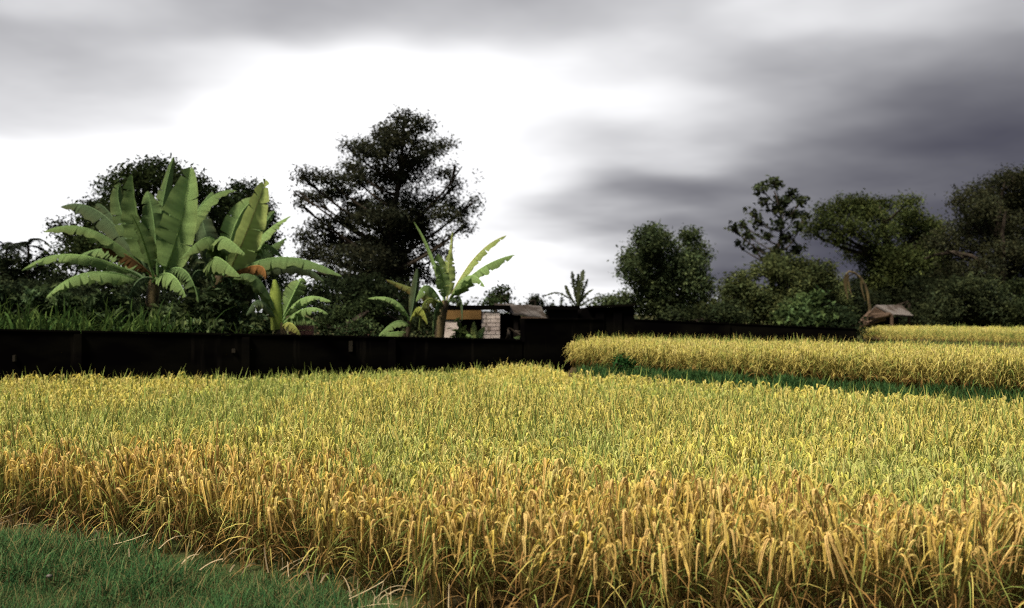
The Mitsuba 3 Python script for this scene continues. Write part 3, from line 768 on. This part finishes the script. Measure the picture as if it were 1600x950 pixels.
tree('great_tree', 'massive dark brownish tree at the right edge of the picture', 'tree', 34, (1568, 455), [
    (1545, 288, 22, 14), (1590, 280, 32, 16), (1520, 305, 26, 16), (1500, 320, 18, 12), (1565, 310, 45, 26), (1610, 310, 40, 34), (1505, 350, 30, 22), (1480, 372, 26, 16), (1460, 385, 20, 9), (1545, 350, 48, 28), (1600, 360, 45, 34), (1520, 385, 40, 14), (1570, 395, 40, 24), (1620, 410, 40, 36), (1650, 350, 50, 60), (1590, 440, 40, 28), (1640, 460, 45, 35), (1500, 435, 40, 26), (1540, 425, 34, 22), (1572, 276, 26, 12), (1605, 300, 40, 40), (1570, 340, 50, 40), (1530, 330, 36, 22), (1600, 400, 50, 50), (1485, 410, 24, 22)],
    .12, (.030, .039, .025), dens=1.45, sig=.24, trunk=.2, hollow=.4, seed=12, gapn=.22, fork=(1566, 430))
gt = 'great_tree'
lp = np.array([P(u, v, 33.2) for u, v in ((1566, 440), (1550, 428), (1538, 412), (1518, 400), (1490, 394), (1462, 398), (1445, 404))])
part(gt, 'bare_limb', tube(lp, np.linspace(.12, .03, len(lp)), 7), 'mat_bark', label='long bare arching limb')
lp = np.array([P(u, v, 33.0) for u, v in ((1566, 440), (1569, 400), (1566, 365), (1572, 330))])
part(gt, 'bare_limb', tube(lp, np.linspace(.13, .05, len(lp)), 7), 'mat_bark')
for i, (lab, Y, base, cl, col) in enumerate((
    ('rounded dark bush below the great tree at right', 31, (1500, 500), [(1490, 455, 34, 22), (1530, 450, 34, 20), (1470, 482, 30, 24), (1510, 480, 45, 24), (1550, 480, 36, 26), (1500, 505, 60, 16)], (.030, .045, .026)),
    ('dark bush at the right edge under the great tree', 31.5, (1590, 500), [(1590, 460, 34, 26), (1585, 490, 40, 22), (1630, 470, 40, 40), (1570, 507, 40, 12)], (.022, .034, .018)),
    ('dark low bush at the foot of the twin crowned tree', 30.5, (1090, 500), [(1060, 495, 26, 14), (1100, 495, 34, 18), (1140, 490, 30, 20), (1125, 512, 40, 12)], (.020, .032, .018)),
    ('black green bush just left of the bent dry stem', 28.8, (1315, 505), [(1310, 500, 28, 20), (1335, 508, 16, 14), (1285, 512, 30, 10)], (.018, .032, .018)),
    ('dark mass of foliage behind the hut', 36, (1420, 470), [(1350, 480, 40, 30), (1400, 470, 45, 34), (1450, 460, 40, 40), (1380, 500, 60, 18), (1440, 500, 50, 20), (1330, 470, 25, 35)], (.015, .023, .014)),
    ('dark green bush behind the wall right of the young banana', 20.6, (545, 505), [(540, 495, 36, 22), (575, 480, 28, 20), (515, 510, 24, 14), (560, 515, 34, 12)], (.028, .048, .024)),
    ('pale green weed growing at the right side of the white pillar', 20.9, (795, 520), [(792, 522, 10, 8, 0), (804, 526, 12, 6, 0), (815, 528, 10, 5, .1)], (.06, .10, .05)),
    ('small weed under the dark window of the white shed', 20.7, (725, 525), [(724, 524, 10, 7, 0), (733, 528, 8, 5, 0)], (.05, .09, .035)),
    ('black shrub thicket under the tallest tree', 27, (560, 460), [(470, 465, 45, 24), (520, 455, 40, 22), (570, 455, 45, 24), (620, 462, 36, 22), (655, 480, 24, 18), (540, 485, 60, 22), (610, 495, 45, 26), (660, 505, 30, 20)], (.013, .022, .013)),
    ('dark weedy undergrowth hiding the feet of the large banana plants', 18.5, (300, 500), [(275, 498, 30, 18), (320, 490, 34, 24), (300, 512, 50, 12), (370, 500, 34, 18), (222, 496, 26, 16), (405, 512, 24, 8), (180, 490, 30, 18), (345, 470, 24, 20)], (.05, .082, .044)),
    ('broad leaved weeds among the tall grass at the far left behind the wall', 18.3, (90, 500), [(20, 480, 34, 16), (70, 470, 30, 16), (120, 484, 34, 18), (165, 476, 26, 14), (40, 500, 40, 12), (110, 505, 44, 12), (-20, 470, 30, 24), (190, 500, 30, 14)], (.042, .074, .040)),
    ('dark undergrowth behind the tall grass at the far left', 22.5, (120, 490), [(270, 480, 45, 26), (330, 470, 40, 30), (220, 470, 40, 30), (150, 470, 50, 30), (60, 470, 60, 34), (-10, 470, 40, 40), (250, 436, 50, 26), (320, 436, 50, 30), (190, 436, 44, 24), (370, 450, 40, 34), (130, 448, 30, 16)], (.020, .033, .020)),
)):
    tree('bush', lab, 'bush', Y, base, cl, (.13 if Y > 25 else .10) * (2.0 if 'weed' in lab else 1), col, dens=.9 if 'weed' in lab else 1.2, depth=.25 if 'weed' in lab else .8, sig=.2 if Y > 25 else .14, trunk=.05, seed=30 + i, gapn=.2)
tree('small_tree', 'small leaning green tree above the white shed roof', 'tree', 30, (775, 470), [(772, 462, 12, 8), (782, 455, 9, 6), (790, 468, 12, 6), (796, 452, 4, 3), (768, 473, 14, 6)], .13, (.028, .050, .024), dens=1.0, per=16, sig=.12, trunk=.05, seed=50)
tree('small_tree', 'tiny dark treetop over the grey tin roof', 'tree', 38, (836, 470), [(836, 466, 8, 5), (838, 473, 14, 5)], .14, (.022, .034, .022), dens=1.0, per=14, sig=.12, trunk=.05, seed=51)
palm('young_palm', 'young palm with upright fronds over the dark lean-to', 27, (905, 490), (903, 480), 9, 1, fronds=[((897, 450), (894, 424), .1), ((902, 450), (904, 428), -.1), ((907, 450), (911, 421), .2), ((910, 455), (918, 436), -.2), ((894, 465), (886, 458), .1), ((915, 468), (938, 462), .1), ((888, 460), (884, 446), .3), ((876, 445), (852, 462), 0), ((913, 455), (926, 452), .3)],
     seed=14, col=(.048, .062, .032), leaflet=.26, trunk_r=.06)
# far scrub along the horizon
r = np.random.default_rng(77)
c_ = np.c_[r.uniform(-45, 45, 2600), r.uniform(54, 62, 2600), r.uniform(0, 1, 2600) ** 1.2 * 2.2]
v, f, c = leaves(c_, 10, .45, .35, (.024, .036, .022), r)
scene['far_scrub'] = ply((v, f), 'mat_leaf', color=c)
tag('far_scrub', 'distant dark scrub along the horizon', 'scrub', kind='stuff')


# ------------------------------------------------------------------ bananas
def banana_leaf(parent, r, Y, base, mid, tip, width, dy=(0, 0, 0), lat=None, col=(.075, .135, .042), fold=.35, tear=.5, brown=0.0, name='leaf', label=None, shape=(.5, 1.0)):
    """A blade round a bent midrib; base, mid, tip in photo pixels at depth Y + dy; width in metres."""
    tear, brown = max(tear, .38), max(brown, .14)
    a, m_, e = (P(*q, Y + d) for q, d in zip((base, mid, tip), dy))
    m_ = 2 * m_ - (a + e) / 2                               # the curve passes through mid
    n = 37
    sp = bez(a, m_, e, n)
    tg = np.gradient(sp, axis=0); tg /= np.linalg.norm(tg, axis=1, keepdims=True)
    if lat is None:
        l0 = np.cross(tg, [0, 0, 1.0])
        chord = e - a
        alt = np.array([1.0, .25 * np.sign(chord[0] + .01), 0])
        k = np.linalg.norm(l0, axis=1, keepdims=True)
        l0 = np.where(k > .35, l0 / np.maximum(k, 1e-6), alt)
        l0 *= np.sign((l0 * l0[n // 2]).sum(1, keepdims=True) + 1e-9)
    else:
        l0 = np.broadcast_to(np.asarray(lat, float), (n, 3))
    l0 = l0 - tg * (l0 * tg).sum(1, keepdims=True); l0 /= np.linalg.norm(l0, axis=1, keepdims=True)
    up = np.cross(l0, tg)
    flip = np.sign(up[n // 2][2] + .15 * -up[n // 2][1] + 1e-6); up = up * flip
    t = np.linspace(0, 1, n)
    pet = .10
    s = np.clip((t - pet) / (1 - pet), 0, 1)
    w = width * .5 * np.clip(np.sin(np.pi * np.clip(s, 0, 1) ** .66), 0, 1) ** .6
    w[0:3] = np.maximum(w[0:3] * .4, .012)
    w[-1] = .01
    mb = MB()
    col = np.asarray(col) * r.uniform(.8, 1.2); ph = r.uniform(0, 6); fold = fold * r.uniform(.8, 1.4)
    for sd in (-1, 1):
        i = 2
        while i < n - 1:
            L = int(r.integers(2, 6)) if r.random() < tear * 1.3 else int(r.integers(6, 14))
            j = min(i + L, n - 1)
            dr_ = r.uniform(-.25, .85) * tear
            gap = r.uniform(.03, .22) * tear
            ks = np.arange(i, j + 1)
            cen = (i + j) / 2
            rows = []
            for q, fr in enumerate((0, .35, .7, 1.0)):
                ang = fold + dr_ * fr + .35 * fold * fr
                sh = np.interp(ks, [i, cen, j], [gap, 0, -gap]) * fr ** 1.6
                wob = .09 * np.sin(ks * 1.1 + sd * 2 + q * .6 + ph) * fr * w[ks]
                pos = sp[ks] + l0[ks] * sd * (w[ks] * fr * np.cos(ang))[:, None] - up[ks] * (w[ks] * fr * np.sin(ang) + wob)[:, None] + tg[ks] * (sh * width * .8 + .10 * width * fr)[:, None]
                rows.append(pos)
            nk = len(ks)
            v = np.vstack(rows)
            f = []
            for q in range(3):
                for c_ in range(nk - 1):
                    f += [[q * nk + c_, q * nk + c_ + 1, (q + 1) * nk + c_ + 1], [q * nk + c_, (q + 1) * nk + c_ + 1, (q + 1) * nk + c_]]
            cc = np.repeat(col[None] * r.uniform(.86, 1.14), 4 * nk, 0) * (1 + .10 * np.sin(np.tile(ks * 2.9, 4)))[:, None]
            if brown:
                edge = np.repeat([0, .2, .6, 1.0], nk)[:, None] * brown * r.uniform(.5, 1.2)
                cc = cc * (1 - np.clip(edge, 0, 1)) + np.array([.15, .085, .035]) * np.clip(edge, 0, 1)
            mb.add(v, f, cc)
            i = j
    key = numbered(parent + '__' + name)
    mm, c = mb.get()
    scene[key] = ply(mm, 'mat_broad', smooth=True, color=c)
    if label:
        tag(key, label)
    rib = tube(sp - up * .004, np.linspace(.022, .005, n) * min(1.0, width / .5 + .3), 5)
    rc = np.repeat(np.clip(col * 1.9, 0, .45)[None], len(rib.vertices), 0)
    rk = key + '__midrib'
    scene[rk] = ply(rib, 'mat_broad', smooth=True, color=rc)
    return key


def stem(parent, Y, pts, r0, r1, mat='mat_stem'):
    p = np.array([P(u, v, Y + d) for u, v, d in pts])
    p = np.vstack([[p[0][0], p[0][1], -.1], p])
    t = np.linspace(0, 1, len(p))
    q = np.array([np.interp(np.linspace(0, 1, 12), t, p[:, k]) for k in range(3)]).T
    part(parent, 'pseudostem', tube(q, np.linspace(r0, r1, 12), 10), mat, smooth=40)


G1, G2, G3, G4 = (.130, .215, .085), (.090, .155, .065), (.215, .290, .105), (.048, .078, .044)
rbn = np.random.default_rng(8)
ban = thing('banana_plant', 'largest banana plant with tall upright leaves at left', 'banana plant')
Y = 18.6
stem(ban, Y, [(236, 505, 0), (238, 470, 0), (242, 430, 0)], .17, .10)
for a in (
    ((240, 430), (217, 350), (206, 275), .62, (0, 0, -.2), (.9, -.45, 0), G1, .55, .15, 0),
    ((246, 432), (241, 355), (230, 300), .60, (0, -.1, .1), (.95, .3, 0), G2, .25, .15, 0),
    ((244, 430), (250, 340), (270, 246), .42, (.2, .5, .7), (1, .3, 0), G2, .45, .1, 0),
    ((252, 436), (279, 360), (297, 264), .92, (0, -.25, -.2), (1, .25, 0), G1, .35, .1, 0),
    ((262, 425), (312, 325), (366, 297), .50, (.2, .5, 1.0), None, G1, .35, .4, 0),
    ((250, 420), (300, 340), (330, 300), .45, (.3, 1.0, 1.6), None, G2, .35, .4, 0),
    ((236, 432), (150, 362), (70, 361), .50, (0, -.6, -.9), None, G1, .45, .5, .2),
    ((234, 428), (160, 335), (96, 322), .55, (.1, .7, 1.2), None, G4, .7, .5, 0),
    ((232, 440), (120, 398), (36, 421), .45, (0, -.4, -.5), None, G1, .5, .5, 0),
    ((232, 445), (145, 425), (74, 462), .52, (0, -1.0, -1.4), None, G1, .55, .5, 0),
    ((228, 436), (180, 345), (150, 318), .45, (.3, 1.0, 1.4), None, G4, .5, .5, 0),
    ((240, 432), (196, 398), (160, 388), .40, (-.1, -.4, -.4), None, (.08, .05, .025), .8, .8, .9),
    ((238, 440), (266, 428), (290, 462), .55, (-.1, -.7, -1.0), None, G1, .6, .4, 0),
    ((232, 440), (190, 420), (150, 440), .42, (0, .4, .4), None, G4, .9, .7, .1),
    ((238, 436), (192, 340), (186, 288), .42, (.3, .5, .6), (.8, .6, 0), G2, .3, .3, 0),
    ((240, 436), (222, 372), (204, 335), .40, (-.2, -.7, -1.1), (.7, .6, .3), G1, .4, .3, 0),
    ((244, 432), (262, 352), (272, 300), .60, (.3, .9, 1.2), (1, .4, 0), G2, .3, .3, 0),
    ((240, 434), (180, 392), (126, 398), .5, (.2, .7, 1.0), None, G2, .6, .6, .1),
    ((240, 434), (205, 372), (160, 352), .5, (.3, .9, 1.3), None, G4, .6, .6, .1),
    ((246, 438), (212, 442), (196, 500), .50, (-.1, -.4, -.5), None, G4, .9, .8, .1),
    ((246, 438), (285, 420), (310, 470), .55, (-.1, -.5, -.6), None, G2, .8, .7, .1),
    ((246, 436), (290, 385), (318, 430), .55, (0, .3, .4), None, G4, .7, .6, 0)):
    b_, m_, t_, wd, dy, lat, col, fo, te, br = a
    banana_leaf(ban, rbn, Y, b_, m_, t_, wd, dy, lat, col, fo, te, br, name='dead_leaf' if br > .8 else 'leaf', label='hanging brown dead leaf' if br > .8 else None)
ban = thing('banana_plant', 'second banana plant leaning right inside the large clump', 'banana plant')
Y = 19.2
stem(ban, Y, [(322, 510, 0), (330, 470, 0), (345, 430, 0)], .16, .10)
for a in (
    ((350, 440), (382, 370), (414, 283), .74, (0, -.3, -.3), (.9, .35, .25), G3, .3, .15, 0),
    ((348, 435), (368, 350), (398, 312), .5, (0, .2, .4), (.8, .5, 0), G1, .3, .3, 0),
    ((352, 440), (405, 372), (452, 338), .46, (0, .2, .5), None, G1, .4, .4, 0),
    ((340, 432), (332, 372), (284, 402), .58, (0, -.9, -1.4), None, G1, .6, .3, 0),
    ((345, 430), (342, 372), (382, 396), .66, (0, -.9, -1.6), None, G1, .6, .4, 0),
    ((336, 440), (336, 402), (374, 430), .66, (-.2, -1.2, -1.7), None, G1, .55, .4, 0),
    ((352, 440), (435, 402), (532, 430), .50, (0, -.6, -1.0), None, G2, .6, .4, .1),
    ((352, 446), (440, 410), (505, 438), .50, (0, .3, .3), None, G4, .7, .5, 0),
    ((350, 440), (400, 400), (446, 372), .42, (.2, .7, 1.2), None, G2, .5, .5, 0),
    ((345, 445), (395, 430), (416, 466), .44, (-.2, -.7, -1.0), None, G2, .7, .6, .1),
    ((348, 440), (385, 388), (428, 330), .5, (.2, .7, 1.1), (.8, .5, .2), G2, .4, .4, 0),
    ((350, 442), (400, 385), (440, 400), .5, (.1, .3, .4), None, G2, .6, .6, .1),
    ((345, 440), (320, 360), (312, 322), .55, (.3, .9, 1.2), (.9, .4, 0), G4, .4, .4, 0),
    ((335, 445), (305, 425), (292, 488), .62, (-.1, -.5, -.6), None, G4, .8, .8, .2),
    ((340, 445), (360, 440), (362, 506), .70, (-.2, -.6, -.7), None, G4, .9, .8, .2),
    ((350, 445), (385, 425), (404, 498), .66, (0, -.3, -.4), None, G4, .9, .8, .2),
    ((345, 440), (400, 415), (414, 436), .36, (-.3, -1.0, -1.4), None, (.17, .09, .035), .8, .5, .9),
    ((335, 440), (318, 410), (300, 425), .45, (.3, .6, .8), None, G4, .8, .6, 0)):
    b_, m_, t_, wd, dy, lat, col, fo, te, br = a
    banana_leaf(ban, rbn, Y, b_, m_, t_, wd, dy, lat, col, fo, te, br, name='dead_leaf' if br > .8 else 'leaf', label='curled orange brown dead leaf' if br > .8 else None)
ban = thing('banana_plant', 'young banana plant with pale lime green rolled stem', 'banana plant')
Y = 18.0
part(ban, 'rolled_leaf', tube([P(434, 515, Y), P(431, 480, Y), P(430, 455, Y), P(429, 437, Y)], [.13, .12, .10, .03], 9), 'mat_broad', smooth=True,
     color=np.repeat([[.22, .30, .075]], 38, 0), label='pale lime rolled new leaf')
stem(ban, Y, [(440, 525, 0), (437, 505, 0)], .12, .10)
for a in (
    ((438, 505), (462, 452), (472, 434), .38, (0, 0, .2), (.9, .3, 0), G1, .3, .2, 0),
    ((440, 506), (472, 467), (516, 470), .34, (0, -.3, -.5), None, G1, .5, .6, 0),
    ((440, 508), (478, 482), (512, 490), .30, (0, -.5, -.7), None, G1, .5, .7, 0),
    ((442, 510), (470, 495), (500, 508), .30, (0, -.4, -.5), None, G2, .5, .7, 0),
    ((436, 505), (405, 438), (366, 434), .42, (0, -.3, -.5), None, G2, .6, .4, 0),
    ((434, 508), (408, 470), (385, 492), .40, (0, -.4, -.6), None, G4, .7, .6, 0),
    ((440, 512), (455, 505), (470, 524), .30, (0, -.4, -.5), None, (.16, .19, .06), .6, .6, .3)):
    b_, m_, t_, wd, dy, lat, col, fo, te, br = a
    banana_leaf(ban, rbn, Y, b_, m_, t_, wd, dy, lat, col, fo, te, br)
ban = thing('banana_plant', 'banana plant with long leaves slanting right beside the white shed', 'banana plant')
Y = 20.3
stem(ban, Y, [(686, 530, 0), (690, 500, 0), (696, 470, 0)], .12, .08)
for a in (
    ((694, 475), (675, 400), (647, 347), .16, (0, .1, .2), (.9, .4, 0), G1, .7, .2, 0),
    ((698, 470), (704, 410), (707, 362), .14, (0, .2, .3), (.9, .4, 0), G3, .5, .1, 0),
    ((696, 475), (690, 432), (684, 398), .36, (0, -.2, -.3), (1, .2, 0), G1, .35, .2, 0),
    ((698, 475), (700, 430), (703, 396), .34, (0, .1, .1), (1, -.2, 0), G3, .3, .2, 0),
    ((700, 472), (742, 402), (790, 368), .30, (0, .1, .2), (.4, .6, .7), G3, .4, .2, 0),
    ((700, 474), (745, 424), (802, 398), .46, (0, -.3, -.4), (.35, .8, .4), G1, .55, .4, 0),
    ((700, 474), (730, 432), (757, 447), .40, (0, -.5, -.9), None, G1, .6, .5, 0),
    ((694, 476), (655, 455), (605, 437), .30, (0, .1, .2), None, (.11, .14, .05), .7, .5, .6),
    ((692, 478), (668, 446), (650, 470), .40, (0, -.6, -.9), None, G1, .6, .4, .1),
    ((692, 480), (665, 470), (655, 515), .42, (0, -.5, -.6), None, (.10, .14, .045), .8, .8, .5),
    ((694, 480), (682, 478), (676, 525), .40, (0, -.3, -.4), None, G2, .9, .8, .3),
    ((696, 478), (718, 465), (722, 500), .36, (0, -.2, -.3), None, G4, .8, .7, .2)):
    b_, m_, t_, wd, dy, lat, col, fo, te, br = a
    banana_leaf(ban, rbn, Y, b_, m_, t_, wd, dy, lat, col, fo, te, br)
ban = thing('banana_plant', 'small banana sucker with yellow green stalk left of the shed', 'banana plant')
Y = 19.9
stem(ban, Y, [(634, 535, 0), (638, 515, 0), (640, 500, 0)], .07, .04)
for a in (
    ((640, 505), (618, 470), (576, 466), .26, (0, -.2, -.3), None, G1, .5, .4, 0),
    ((640, 510), (620, 502), (592, 524), .34, (0, -.5, -.8), None, G1, .5, .4, .1),
    ((640, 505), (650, 450), (652, 420), .24, (0, .2, .3), (.9, .4, 0), G4, .4, .3, 0),
    ((636, 520), (605, 520), (560, 528), .30, (0, -.3, -.4), None, G1, .5, .5, 0),
    ((640, 505), (655, 480), (668, 505), .3, (0, -.3, -.5), None, (.16, .20, .05), .6, .5, .2)):
    b_, m_, t_, wd, dy, lat, col, fo, te, br = a
    banana_leaf(ban, rbn, Y, b_, m_, t_, wd, dy, lat, col, fo, te, br)
ban = thing('banana_plant', 'tiny yellow green banana shoot between window and white pillar', 'banana plant')
Y = 20.5
stem(ban, Y, [(745, 540, 0), (745, 530, 0)], .04, .03)
for a in (((745, 535), (742, 518), (741, 503), .18, (0, 0, 0), (.9, .4, 0), G3, .3, .2, 0), ((745, 538), (752, 522), (757, 512), .16, (0, .1, .1), (.9, .4, 0), G1, .3, .2, 0), ((745, 538), (736, 524), (728, 524), .16, (0, -.1, -.1), None, G1, .4, .2, 0)):
    b_, m_, t_, wd, dy, lat, col, fo, te, br = a
    banana_leaf(ban, rbn, Y, b_, m_, t_, wd, dy, lat, col, fo, te, br)
# a leafy weed at the bund's end
tree('bund_shrub', 'dark green weed clump at the left end of the grassy bund', 'shrub', 16.9, (985, 575), [(975, 567, 16, 8, 0), (1000, 573, 18, 7, .1), (1030, 579, 20, 6, -.1)], .09, (.018, .062, .022), dens=1.2, per=14, sig=.08, trunk=.02, seed=60)
q = P(79, 916, 6.05)
st_ = trimesh.creation.icosphere(2, 1.0); v_ = st_.vertices * (1 + .25 * (meshkit.noise(st_.vertices * 1.7 + 4, 2)[:, None] - .5))
scene[thing('stone', 'small pale stone lying in the dark grass at the lower left', 'stone')] = ply((v_ * [.020, .016, .012] + [q[0], q[1], .10], st_.faces), 'mat_tin', smooth=True)
print('rice hills', n_a, n_b, n_c, 'entries', len(scene))
